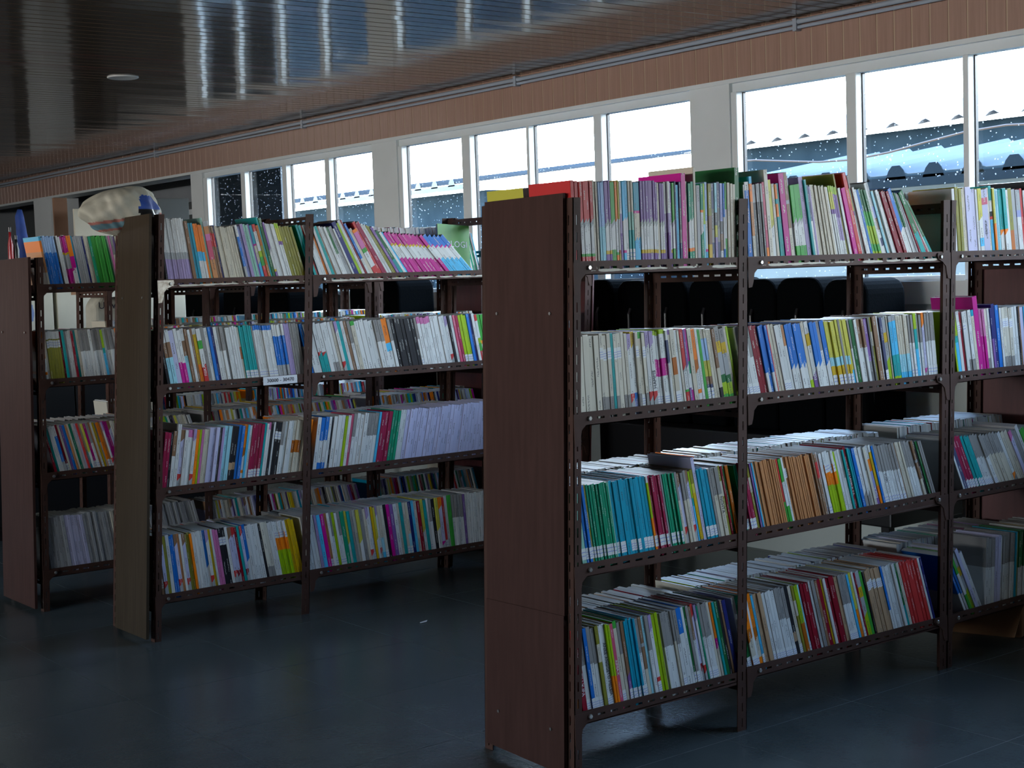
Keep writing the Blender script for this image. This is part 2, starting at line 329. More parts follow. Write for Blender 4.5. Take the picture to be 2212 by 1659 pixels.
# conduit pipes in the corner of ceiling and plank band
pp = thing('conduit_pipe', 'pair of grey conduit pipes along the corner of ceiling and plank band', 'pipe', (WX-.03, 0, Z_CEIL-.025))
MB().tube([(0, y, .003*math.sin(y*1.3)) for y in range(-6, 15)], .013, 10).obj('pipe', 'pipe', pp, True)
MB().tube([(.0, y, -.027+.002*math.sin(y*.9)) for y in range(-6, 15)], .009, 10).obj('pipe', 'pipe', pp, True)
for y in (-3.4, -.9, 1.75, 4.0, 6.6, 9.2): MB().box((-.016, y-.012, -.042), (.022, y+.012, .018)).obj('pipe_clip', 'pipe', pp)
lm = thing('ceiling_downlight', 'round unlit white downlight set in the brown plank ceiling', 'light', (.91, 5.0, Z_CEIL))
MB().lathe([(.088, .004), (.09, -.004), (.082, -.008), (.074, -.006)], n=32).obj('ring', 'lampring', lm, True)
MB().lathe([(.074, .004), (.074, -.004), (.03, -.005)], n=32).obj('lens', 'lampface', lm)

# ------------------------------------------------------------------ slotted angle racks
PITCH, SL, SWD, TH = .05, .028, .0075, .0025
def slot_strip(mb, L, w, place, off=.012, SWD=.0065):
    """flat strip L x w with a row of through slots along its middle; place(l, w, t) -> point"""
    def bx(l0, l1, w0, w1):
        P = [place(l, a, t) for t in (0, TH) for l, a in ((l0, w0), (l1, w0), (l1, w1), (l0, w1))]; k = len(mb.v); mb.v += P
        mb.f += [tuple(k+i for i in q) for q in ((0, 3, 2, 1), (4, 5, 6, 7), (0, 1, 5, 4), (1, 2, 6, 5), (2, 3, 7, 6), (3, 0, 4, 7))]
    c = w/2; bx(0, L, 0, c-SWD/2); bx(0, L, c+SWD/2, w)
    l = 0; s = off
    while s+SL < L: bx(l, s, c-SWD/2, c+SWD/2); l = s+SL; s += PITCH
    bx(l, L, c-SWD/2, c+SWD/2)
def upright_mesh(H, lean, sx_, sy_, fwid=.04):
    mb = MB()
    slot_strip(mb, H, fwid, lambda l, w, t: (sx_*w, sy_*t, l), SWD=.0045)
    slot_strip(mb, H, .04, lambda l, w, t: (sx_*t, sy_*w, l), SWD=.0045)
    mb.shear(lean); return mb.mesh('upright', 'rack')
def gusset_mesh(sx_):
    poly = [(0, .036), (.072, .036), (.075, .024), (.068, .012), (.046, .004), (.028, -.012), (.022, -.04), (.016, -.056), (0, -.058)]
    mb = MB().prism([(sx_*x, z) for x, z in poly], -.0022, 0, 1)
    return mb
BZ = [1.468, 1.033, .602, .154]
def make_rack(name, label, x0, y0, xs, H, depth, lean, panel=None, far_panel=None, tilt=None, bare=(), zs=BZ, scraped=False):
    """rack with uprights at x offsets xs (front row at y0, back row at y0+depth)"""
    R = thing(name, label, 'bookshelf', (x0, y0, 0), 'slotted steel book racks')
    n = len(xs)
    for i, u in enumerate(xs):
        sx_ = 1 if i == 0 else -1
        link('upright', upright_mesh(H, lean, sx_, 1, .028 if i == 0 else .04), R, (u, 0, 0))
        link('upright', upright_mesh(H, lean, sx_, -1), R, (u, depth, 0))
        for z in list(zs)+[H-.045]:
            mb = MB(); slot_strip(mb, depth-.006, .036, lambda l, w, t: (sx_*(.003+t), .003+l, w-.034 if z < H-.05 else w)); o = mb.obj('side_bar', 'rack', R, loc=(u+lean*z, 0, z))
    for bi in range(n-1):
        a, b = xs[bi], xs[bi+1]; L = b-a-.006
        for zi, z in enumerate(zs):
            dz = 0; sl = 0
            if tilt and (bi, zi) in tilt: dz, sl = tilt[(bi, zi)]
            for yy, sg in ((0, 1), (depth, -1)):
                mb = MB(); slot_strip(mb, L, .04, lambda l, w, t: (.003+l, sg*(.003+t), w+dz+sl*l), .04)
                mb.box((.003, min(sg*.003, sg*.036), dz), (.003+L, max(sg*.003, sg*.036), dz+.0025))
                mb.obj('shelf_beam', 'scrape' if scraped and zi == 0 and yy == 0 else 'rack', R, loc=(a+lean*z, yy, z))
            MB().box((.004, .007, .003), (L, depth-.007, .0075)).obj('shelf_board', 'board', R, loc=(a+lean*z, 0, z+dz))
            for sd in (1, -1):
                if sd == 1 and bi > 0 and zi in (2,): continue
                if sd == -1 and bi < n-2: continue
                ux = a if sd == 1 else b
                m_ = 'rackchip' if (name == 'shelf_rack' and (bi, zi, sd) in bare) else 'rack'
                off = 0.0 if (sd == -1 or bi == 0) else .0
                g = gusset_mesh(sd).obj('gusset', m_, R, loc=(ux+lean*z+off, -.0005, z+dz))
                MB().lathe([(.0075, 0), (.0075, .004), (.006, .006)], n=6).obj('bolt', 'bolt', g, loc=(sd*.058, -.002, .021), rot=(math.radians(90), 0, 0))
    def board(px, ya, yb, z0, z1, m_, th=.009):
        return MB().prism([(ya, z0), (yb, z0), (yb, z1), (ya, z1)], px-th, px, 0).shear(lean)
    if panel:
        px, ya, yb, parts = panel
        for (za, zb, m_, th, sk) in parts:
            o = MB().prism([(ya, za+sk), (yb, za), (yb, zb), (ya, zb+.004)], px-th, px, 0).shear(lean).obj('end_panel', m_, R)
            for (yy, zz) in ((ya+.06, zb-.34), (yb-.06, zb-.34)):
                if za < zz < zb: MB().lathe([(.005, 0), (.005, .003)], n=8).obj('screw', 'bolt', o, loc=(px-th+lean*zz, yy, zz), rot=(0, math.radians(-90), 0))
    if far_panel:
        px, ya, yb, z0, z1, m_ = far_panel
        MB().prism([(ya, z0), (yb, z0), (yb, z1), (ya, z1)], px, px+.009, 0).shear(lean).obj('end_panel', m_, R)
    return R
LEAN1, LEAN2, LEAN3 = .036, .062, .037
tl1 = {(0, 2): (-.010, .006), (1, 2): (-.002, .009), (0, 3): (.006, -.012), (1, 3): (.006, -.006)}
rackA = make_rack('shelf_rack', 'nearest brown slotted steel rack of two bays, reddish board on its end', 0, 0, [0, .72, 1.765], 1.69, .436, LEAN1,
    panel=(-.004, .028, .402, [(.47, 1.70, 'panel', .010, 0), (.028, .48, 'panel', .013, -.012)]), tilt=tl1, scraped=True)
rackB = make_rack('shelf_rack', 'brown steel rack cut by the right picture edge', 1.77, 0, [0, .76], 1.69, .436, LEAN1, far_panel=(.77, .0, .436, .06, 1.44, 'panelred'))
rack2 = make_rack('shelf_rack', 'middle brown steel rack with a tan plywood board on its end', -.165, 2.514, [0, .738, 1.78], 1.777, .436, LEAN2,
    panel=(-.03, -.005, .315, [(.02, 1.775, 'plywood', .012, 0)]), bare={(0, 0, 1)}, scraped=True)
rack2B = make_rack('shelf_rack', 'far half of the middle rack, seen through the nearest rack', 1.63, 2.514, [0, .575], 1.777, .436, LEAN2, far_panel=(.585, 0, .436, .06, 1.47, 'panelred'))
rack3 = make_rack('shelf_rack', 'leftmost brown steel rack, shorter, cut by the left picture edge', -.286, 3.455, [0, .86, 1.80], 1.631, .436, LEAN3,
    panel=(-.03, .0, .42, [(.02, 1.63, 'panel', .012, 0)]))
rack3B = make_rack('shelf_rack', 'far half of the leftmost rack, mostly hidden behind the middle rack', 1.53, 3.455, [0, .75], 1.631, .436, LEAN3, far_panel=(.76, 0, .436, .06, 1.45, 'panelred'))
rack4 = make_rack('shelf_rack', 'rearmost brown steel rack behind the leftmost one', .44, 4.40, [0, .86, 1.76], 1.52, .436, LEAN3)

# ------------------------------------------------------------------ books
C = dict(R=(.50, .065, .065), dr=(.22, .018, .030), mar=(.28, .03, .07), W=(.66, .67, .66), C=(.58, .54, .45), c2=(.62, .59, .51), G=(.27, .26, .25), g2=(.38, .39, .40), P=(.20, .115, .30),
         lp=(.37, .30, .48), lav=(.52, .52, .68), B=(.045, .17, .50), db=(.02, .025, .13), sb=(.13, .46, .70), cy=(.015, .30, .42), pb=(.36, .50, .72), lc=(.36, .62, .70), T=(.02, .32, .32), mt=(.30, .52, .44),
         g=(.075, .34, .075), em=(.035, .26, .15), dg=(.02, .12, .04), lg=(.33, .48, .06), ol=(.24, .23, .06), O=(.78, .24, .03), bo=(.40, .13, .03), Y=(.58, .40, .04), ly=(.55, .52, .14), K=(.016, .016, .020), M=(.48, .035, .25),
         ro=(.50, .11, .17), pk=(.55, .20, .38), br=(.23, .14, .09), tn=(.50, .25, .13), t2=(.43, .30, .20), gk=(.14, .14, .14), N=(.07, .08, .15), lb=(.30, .33, .55))
CN = dict(R='red', dr='dark red', mar='maroon', W='white', C='cream', c2='cream', G='grey', g2='pale grey', P='purple', lp='lilac', lav='lavender white', B='blue', db='navy', sb='sky blue', cy='cyan blue', pb='pale blue', lc='light cyan',
          T='teal', mt='mint', g='green', em='emerald', dg='dark green', lg='lime', ol='olive', O='orange', bo='burnt orange', Y='mustard', ly='yellow', K='black', M='magenta', ro='rose', pk='pink', br='brown', tn='tan', t2='buff', gk='charcoal', N='slate', lb='white')
S = dict(redA='R32 g35 W66 g2:69 R100', redB='R43/ g2:49/ W80 g83 R100', bl2='pb50 lc100', pur='P44/ g2:49/ W77 Y81 P100', grnA='g44/ g2:49/ W76 g80 g100', orA='O43/ W79 g82 O100', ylA='ly43 W77 bo81 ly100',
    lpA='W36 lp58 P100', cyA='sb42/ W77 M80 sb100', tealA='C35 mt55 T100', blC='cy32 M35 C64/ sb100', grnC='em43/ W76 O80 em100', grnD='em31 O34 W58/ em100', grY='lg48 lc100', sbM='pb45 W78 M81 sb100', tor='ol38 br72 Y100', mix='N30 gk55 G70 N100',
    mix2='lc35 gk50 ly64 lp100', mix3='lb45 gk60 br80 W100', blW='B40 W78 B100', gW='g32 W66 g100', blu='W10 B100', orW='sb8 O28 tn66 C100', blkW='g2:22 gk100', rose='ro78 O100', yel='ly55/ W100', orT='O18 T24 O40 T100', br2='br30 g2:34 br60 C100', pu2='lp95 W100',
    mixw='N45 W100', ylw='lg8 ly30 P36 W100', purp='lg10 P40 lp70 W100', olT='ol100', grn2='dg30 g50 lg75 g85 lg100', mix4='g2:30 lb45 br60 W70 N80 W100', bluW='B57/ W100', dgW='dg50 W100', gT='dg60 T100', tK='T20 W35 K42 R46 sb100', yO='ly50 O100', tW='T58 O63/ W100', olO='ol60 bo96 W100',
    gWv='g2:30 lb40 W100', ylWp='ly42/ W70 sb82 W100', cg='c2:73 G100', lpW='lp17/ W72 R80/ g2:100', yeW='Y17/ W72 B80/ lb100', gC='g8 C100', mtk='lg5 W34 M55 W100', navW='W12 N40 W100', pW='P6 C100', orC='c2:34 bo55 C100', redP='R47/ g2:52 W74 g77 R100', purP='P45/ W72 P100', rosP='M40 em55 W75 M100',
    orL='O38 bo52/ W75 O80 W88 O100', mixb='C12 pb40 ly60 br70 N80 W100', Gk='br50 C75 K88 C100', gO='G18 Y32 g2:60 dg70 lg85 g100', GW='G40 W100', blS='B100', bsW='B62 W100', tanW='tn28 W100', GO='W16 Y32 W70/ P100', GL='C78 lg100', yelL='ly50 lc62 Y100', ylT='ly70 sb100', Wtx='W100',
    brW='br40 W100', Pd='P60 gk100', olC='ol20 C40 ol100', WO='g2:22 Y36 g2:60/ lg100', sbT='g2:8 sb55 T85 lg100', CT='C55 lc80 sb100', limT='lg22 T50 sb100', orW2='O18/ lav78 M82/ g2:100', lgT='lg35 T45 sb100', WG='W72 G100', sW='cy9 C100', rosM='pk40 M100', nvP='db45 P100', lavM='lav12 ro22 lav100',
    emK='em60 dg100', bluS='B95 W100', emd='em100', cyn='cy100', limO='W8 lg52 O92 W100', GC='G36 C100', GW2='br16/ lav70 R78/ g2:100', olY='ol18 ly30 Y90 N100', redO='bo100', rdg='R60 g100', rdB='br12 R35 br100', orG='W18 O36 O48 lg100', rKL='dr100', WGs='W68/ G100', GF='W20 O38 lb66/ P100', yOb='W10 Y60 O95 W100',
    wOr='W75 O83/ G100', lavP='pk14/ lav80 P86/ g2:100', gY='g60 Y100', rO='R20 bo100', GP='br60/ P85 g2:100', bluT='B90 W100', limo='lg58 O92 W100', GWb='G60 W100', Wmb='B30 W95 T100', RW2='R14/ lav70 dr78/ g2:100', orP='O44 M55/ C92 O100', orB='O42 bo56/ C80 O100', lgP='lg50 bo92 W100', mgW='W70 M100',
    wp='W50 g2:60 lp100', orS='O45 sb60 W92 O100', pnk='g2:8 tn20 pk30 ro60 tn100', RW='R12 W45 lg55 g70 R100', orWx='bo35 ol55 bo100', mag='O6 pk38 g46 W75 R100', pinkW='M24 Y28 W56 M100', blWs='B24 M27 W56 sb100', flr='W20 br45 lc100', pkM='W55 M100', GF3='W20 g34 W62/ R100', bWh='B8 W100', blt='W20 B70 g2:100',
    gTr='W52 R56/ T100', pkW='pk12 W100', grO='g50 O55/ W100', bw='pb30 B100', orM='O38 M62/ W95 O100', mgs='M30 Y34 g2:60 M100', olB='W14 ol100', K2='K60 t2:72 K100')
C = {k: tuple(max(.004, (v[0]*.3+v[1]*.5+v[2]*.2)+(x-(v[0]*.3+v[1]*.5+v[2]*.2))*1.22) for x in v) for k, v in C.items()}
for k in C: S.setdefault(k, k+':100')
def bands(style):
    out = []
    for tok in S[style].split():
        m_ = re.match(r'([A-Za-z]+\d?(?=:)|[A-Za-z]+):?(\d+)(/?)$', tok); out.append((m_.group(1), int(m_.group(2))/100, bool(m_.group(3))))
    return out
RND = 'W W W GW GW C C cg GC G g2 W B dr em cyn O R tn lg K lpW GW2 yel P db sb T WG Y M cg W lav c2 c2 CT orW2 W GW'.split()
def parse(spec):
    out = []
    for tok in spec.split():
        m_ = re.match(r'([A-Za-z]+\d?)(\+[tb])?(\^[\d.]+)?(\*\d+)?(:[\d.]+)?(=.*)?$', tok)
        st, lab, hh, n, w, tx = m_.groups(); n = int(n[1:]) if n else 1; w = float(w[1:]) if w else 7.
        for _ in range(n):
            s = random.choice(RND) if st == 'rnd' else st; l_ = lab[1] if lab else ('b' if st == 'rnd' and random.random() < .3 else None)
            ww = w*random.uniform(.75, 1.3) if st == 'rnd' else w*random.uniform(.93, 1.07)
            out.append((s, l_, float(hh[1:]) if hh else 1., ww, tx[1:].replace('_', ' ') if tx else None))
    return out
def book_parts(st, lab, t, h, d, whole):
    """local geometry: spine at y=0 facing -y, x 0..t, z 0..h.  returns (cover v,f,col,uv), pages box"""
    V = []; F = []; Cc = []; UV = []
    def q(pts, col, uvs=None, pr=0):
        k = len(V); V.extend(pts); F.append(tuple(range(k, k+len(pts)))); Cc.append((*col, pr)); UV.append(uvs or [(5, 0)]*len(pts))
    bs = bands(st)
    if lab and whole is False: pass
    seg = []; z1 = [h, h]
    for c, f, sl in bs:
        z = h*(1-f); s = min(t*.5, .008) if sl else 0
        z0 = [max(0, z-s), min(h, z+s)] if f < .999 else [0, 0]
        seg.append((C[c], z0, list(z1))); z1 = z0
    off = random.uniform(0, 50); ch = min(.0012, t*.2)
    jit = [random.uniform(.9, 1.06)]*3
    for col, z0, zt in seg:
        col = tuple(min(1, a*b) for a, b in zip(col, jit))
        zl0 = z0[0]; zr0 = z0[1]; zl1 = zt[0]; zr1 = zt[1]
        q([(ch, 0, zl0), (t-ch, 0, zr0), (t-ch, 0, zr1), (ch, 0, zl1)], col, [(-1, zl0+off), (1, zr0+off), (1, zr1+off), (-1, zl1+off)], 1)
        q([(0, ch, zl0), (ch, 0, zl0), (ch, 0, zl1), (0, ch, zl1)], col)
        q([(t-ch, 0, zr0), (t, ch, zr0), (t, ch, zr1), (t-ch, 0, zr1)], col)
        q([(0, d, zl0), (0, ch, zl0), (0, ch, zl1), (0, d, zl1)], col)
        q([(t, ch, zr0), (t, d, zr0), (t, d, zr1), (t, ch, zr1)], col)
    ct = tuple(a*jit[0] for a in seg[0][0]); pg = random.choice([(.50, .50, .48), (.42, .42, .40), (.46, .44, .40), (.36, .36, .36)])
    e_ = min(.0009, t*.2)
    if whole:                        # closed block for the far books: page-coloured top, fore edge and bottom
        q([(0, ch, h), (ch, 0, h), (t-ch, 0, h), (t, ch, h), (t, d, h), (0, d, h)], pg)
        q([(t, d, 0), (0, d, 0), (0, d, h), (t, d, h)], pg)
        return (V, F, Cc, UV), None
    # rims of the cover: spine rim and the two thin board rims, inner faces
    q([(0, ch, h), (ch, 0, h), (t-ch, 0, h), (t, ch, h), (t, .0025, h), (0, .0025, h)], ct)
    for a, b in ((0, e_), (t-e_, t)):
        q([(a, .0025, h), (b, .0025, h), (b, d, h), (a, d, h)], ct); q([(b, d, 0), (a, d, 0), (a, d, h), (b, d, h)], ct)
        q([(a, 0+ch, 0), (a, d, 0), (b, d, 0), (b, ch, 0)], ct)
    q([(e_, d, 0), (e_, .0025, 0), (e_, .0025, h), (e_, d, h)][::-1], ct); q([(t-e_, d, 0), (t-e_, .0025, 0), (t-e_, .0025, h), (t-e_, d, h)], ct)
    return (V, F, Cc, UV), ((e_, .0025, .001), (t-e_, d-.0015, h-.0015))
def col_mesh(name, V, F, Cc, UV):
    me = bpy.data.meshes.new(name); me.from_pydata(V, [], F); me.materials.append(M['cover'])
    ca = me.color_attributes.new('Col', 'FLOAT_COLOR', 'CORNER'); uvl = me.uv_layers.new(name='UVMap')
    cols = []; uvs = []
    for p, c, u in zip(F, Cc, UV):
        for k in range(len(p)): cols += c; uvs += u[k]
    ca.data.foreach_set('color', cols); uvl.data.foreach_set('uv', uvs); me.update(); return me
LABEL_H = .034
lab_cache = {}
def label_mesh(t):
    k = round(t*2000)
    if k not in lab_cache:
        V = []; F = []; Cc = []; UV = []
        a = t*.04; b = t*.96
        rows = [(0, .006, 'W'), (.006, .0078, 'lb'), (.0078, .013, 'W'), (.013, .0148, 'lb'), (.0148, .020, 'W'), (.020, .0218, 'lb'), (.0218, LABEL_H, 'W')]
        for z0, z1, c in rows:
            k0 = len(V); V += [(a, 0, z0), (b, 0, z0), (b, 0, z1), (a, 0, z1)]; F.append((k0, k0+1, k0+2, k0+3)); Cc.append((*[min(.8, x*1.08) for x in C[c]], 0)); UV.append([(5, 0)]*4)
        for x, s in ((a, 1), (b, -1)):
            k0 = len(V); V += [(x, .0006, 0), (x, 0, 0), (x, 0, LABEL_H), (x, .0006, LABEL_H)][::s]; F.append((k0, k0+1, k0+2, k0+3)); Cc.append((.66, .67, .7, 0)); UV.append([(5, 0)]*4)
        lab_cache[k] = col_mesh('call_label', V, F, Cc, UV)
    return lab_cache[k]
BOOKS = []          # every book: dict(st, lab, t, h, d, x, y, z, ang, flip, text, where)
def row(spec, x0, x1, y, z, lean=((0, 0), (1, 0)), h=.25, d=.185, back=False, where=None, first=False):
    bk = parse(spec)
    def ang(f):
        for (a, p), (b, q_) in zip(lean, lean[1:]):
            if f <= b: return math.radians(p+(q_-p)*(f-a)/max(1e-6, b-a))
        return math.radians(lean[-1][1])
    tot = sum(b[3] for b in bk); cum = 0; th = []
    for b in bk: th.append(math.atan(1.5*math.tan(ang((cum+b[3]/2)/tot)))); cum += b[3]
    if first or (where and where[2] in (0, 2)): x0 += max(0, h*math.sin(th[0]))*(.8 if where and where[2] == 2 else 1)
    L = x1-x0; k = (L-.0004*len(bk))/sum(b[3]/math.cos(a) for b, a in zip(bk, th)); x = x0
    for i, (b, a) in enumerate(zip(bk, th)):
        if b[0] == 'gap': x += b[3]*k; continue
        t = b[3]*k; hh = h*b[2]*random.uniform(.985, 1.015)
        BOOKS.append(dict(st=b[0], lab=b[1], t=t, h=hh, d=d*random.uniform(.95, 1.05), x=x, y=y+random.uniform(0, .006), z=z+.0085+(t*math.sin(-a) if a < 0 else 0), ang=a, back=back, text=b[4], where=where, n=i+1))
        x += t/math.cos(a)+.0004
def rnd(n): return 'rnd*%d:7' % n

# --- nearest rack, front rows (left to right as in the photo)
def bx(b, z): return (.012+LEAN1*z, .705+LEAN1*z) if b == 0 else ((.735+LEAN1*z, 1.725+LEAN1*z) if b == 1 else (1.80+LEAN1*z, 2.50+LEAN1*z))
R1 = {
 (0, 0): ('redA*2:6.6 redB*4:6.4 C*2:4.4 bl2*3:4.3 pur:8 pur:4.4 grnA:8.5 orA:5 ylA:3.2 lpA:4.6 cyA:5.6 cyA+b:5.6 tealA+b*2:4.8 blC*2:7 pur*3:5.6 pur:8.6 pur*2:4.6 C:4.4 pur*2:5 lpA*2:5.2 pur:4.2 grnA:5.5 N:3 sb^.98:5.4 mix:4.4 M^1.10:10 C:4 grnC*2:6.2 C^1.18:5 g2^.98:8 grnD:6.6 grY:4.2 sbM:6 tor:7.6 mix:7 mix2:6.4 mix:6.4 mix3:6.2 blW:4.2 gW:4.2 C*3:6.2 dg^1.2:10',
          ((0, 1), (.5, .5), (1, 0)), .262),
 (1, 0): ('W:2.5 blu^1.02:9 orW^1.1:6 blkW*5:4.2 rose^1.03:5.5 c2^1.17:7.5 yel^1.06:7 c2:6 orT:5 T:6 M^1.12:12 br2^1.14:7 g2^1.12:4 grnA*3:8 pu2^1.09:10 T^1.07:5 mixw:5 lp:4 C*8:4.8 W:4 ylw*2:4.2 purp*2:5 olT^1.18:4 W:5 ro:4 M:9 R^1.19:8 ylw:5 G^1.17:4 W*2:4.6 blS:5 grn2*3:6 W^1.1:5 mix4^1.1:7 lc:5 C:5 W*2:6 dr*3:7 bluW^1.06:9 dgW*2:4.4 g2*2:4.6 dr:4.4 gT^1.05:10 dr^1.08:6 W:4 gT:5',
          ((0, 2), (.25, 5), (.5, 9), (.75, 15), (.92, 19), (1, 27)), .262),
 (2, 0): ('W:6 ol:7 ol:6 C*2:4.5 lav:13 lav:9 W:5 ylWp:9 lavM:15=ERMKP C:5 tK^1.05:6 yO:5 lc*2:5 tW*2:8 W:6 olO:9 g2:9 gWv*2:6 R:5 W:6 K^1.1:5 gk*3:7 C:6 g2*2:7 W*3:7 G*2:6', ((0, 3), (.6, 5), (1, 3)), .258),
 (0, 1): ('c2*5:10.5 cg+t*3:8 T:5.6 cg+t:7 c2+t:8.6 cg*2:6.8 lpW:8.8 yeW:8.4 cg+t:6 gC+b:8.4 cg+t:7 lpW:8.4 lpW:8.4=HAMMS mtk+b*4:7 navW:5 pW:5 orC+b:10 W:6 c2:5 redP:7.4 purP:6 rosP:5 C:10 orL:8.6 W:6 g:6.6 mixb+b:7 mixb+b:6 C*2:6 Gk:8 gO*2:11 C:7 lg:5', ((0, 1), (.5, 3.5), (1, 8)), .252),
 (1, 1): ('W+b*3:8 GW+b:8 dr*2:8.6 bsW:6.5 blS:7 bsW:6.5 R:3 C*2:7 W+b*2:8.4 tanW:6 bluW*4:9.4 GL:8 GO:10=FISIKA bluW*2:9 GW:8 bluW:11 yelL+b*5:6 G:6 yelL+b*2:6 ylT:5 GW:5 dg:8.6 Wtx:7 brW:9 brW:7 Pd:8 gk:5 olC:6 br:10 W+b:6 N+b:7 WO:10 C:4 sbT*2:9 CT*5:6 GW+b*2:6 limT:8 GW*2:7 orW2:7.4 GW+b*4:7', ((0, 9), (.3, 9.5), (.55, 9), (.8, 6), (1, 4)), .252),
 (2, 1): ('lg:4 lgT:8 W+t:8 dr:6 W+t:7 WG*2:8 sW:8 M^1.2:12 rosM*2:7 cg:8 W:6 nvP:6 db^1.06:9 blS^1.04:9 W:6 cg+t*3:9 W*2:7 K:4 br:4 lav:10 sb:6 W:8 lav*3:9 GW*2:7 G:6 W*3:7 GW*2:7', ((0, 7), (.5, 5), (1, 3)), .252),
 (0, 2): ('emK*2:4.5 gap:13 mt+b*2:6 bluS+b*2:7 ol+b:5 emd+b*9:6.2 mt:3.4 cyn+b*3:8 cyn:12 cyn+b*3:8.6 cyn:9 cyn+b*3:8.6 limO+b:6 mar+b*5:6.4 g2:5 emd+b*6:5.4 GC:7 GW2:9.4 GC*2:8 GW2:9 lgT:5 olY:9 lav^1.17:10 cyn+b*4:7.6 G:7 GC:11 GC:11=NCHTA olC:7 dr:6 dg:6 redO:9', ((0, 0), (.04, 0), (.045, 5), (.4, 6), (1, 8.5)), .25),
 (1, 2): ('emd+b:8 mar+b*4:6.4 olC:7 P:5 sb:5 tn*5:6 tn*6:5.6 rdg:5 gW:8 W:6 tn+t:8 tn*13:5.2 br*2:6 rdB:8 W+b*3:6 orG+t*4:8 lg:6 W*2:8 GW:6 T:6 rKL^1.02:9=KAJI_LATIH_X_IPA T:5 cyn*2:4.6 B:9 WGs*2:10 GC:7 c2:9 GF:10=FISIKA yOb:8 blS:6 GW+b*2:8 GW+b:9=YUSRI GW+b*5:9 br:5 C*3:7 GW*4:8 br2:8 K:9 dg:7 G*2:6', ((0, 9), (.5, 11), (.8, 13), (1, 16)), .25),
 (2, 2): ('W:5 N:8 mar+b*3:7 T+b*3:7 GW+b*4:8.5 GC*5:8.5 wOr:8 C*2:9 lavP:8.6 G*2:7 W^1.08:9 gY:12 dr:6 R:5 W:13 W:9 C:8', ((0, 18), (.5, 22), (1, 23)), .25),
 (0, 3): ('R:4 rO:6 gap:15 rKL:12=KAJI_LATIH_X_IPA GW+b:12 bluT+b:9 GW+b*2:10 olC:9 W+b:7 Wtx+b:11=ANKE_ANGGETO_MELEIA limo*2:6.6 ro:9=KIMIA_X gC+b:10 GC:8 GP+b:8 cyn+b*5:6 GW+b:9 br2:9 lc:8 GW:9 lpW+b:9 lg*2:8.4 C:6 GW*3:10 GC:6 GW+b:10 Wmb:13 W:8 dg+b:6 G+b:8 brW:7 RW2:8 lpW:7 emd:4 GW+b*3:9 C:7 orP:7 T:7 dg:9 K:7 br:6 db:10', ((0, 0), (.045, 0), (.05, 5), (.5, 6.5), (1, 9)), .278),
 (1, 3): ('mgW+b:9 emK+b:10 orB+b:12 W+b:6 orB:8 sb+b:6 t2*2:9 W+b*4:8 GW+b*3:9 K2:8 C+b:8 olC:6 lgP:9 lc+b:6 dr*3:8 W:6 G:8 br:7 dr:11 Y:5 W:7 dr*3:8 t2:9 GW+b*3:8 sb:6 yO:7 W+b:6 dr:5 WO:11 g:8 K:4 t2+t*5:9 bsW:5 W*5:7 gT:6 C:8 R*6:8.5 W:6 db:7', ((0, 9), (.5, 11), (1, 13)), .272),
 (2, 3): ('bsW*2:6 gW:7 WO:8 lav^1.06:9 W:10 GW*3:9 lav*2:8 W:6 GW*5:7 cyn:6 ly:4 dgW*4:8 W*3:8 Y:5 GW*6:8 W*3:8', ((0, 20), (.16, 20), (.165, -2), (1, -4)), .275),
}
rowname = ['top', 'second', 'third', 'bottom']; bayname = ['left', 'middle', 'right']
for (b, r), (spec, ln, h) in R1.items():
    a, c = bx(b, BZ[r]); row(spec, a, c-(.0 if b != 1 or r else .02), .010, BZ[r]+.0, ln, h, .19, where=(1, r, b))
for b in range(3):
    for r in range(4):
        a, c = bx(b, BZ[r]); L = c-a
        row(rnd(int(L/.0115)), a, c, .232, BZ[r], ((0, 2), (1, 8)), [.255, .235, .25, .262][r], .185, back=True, first=b == 0)
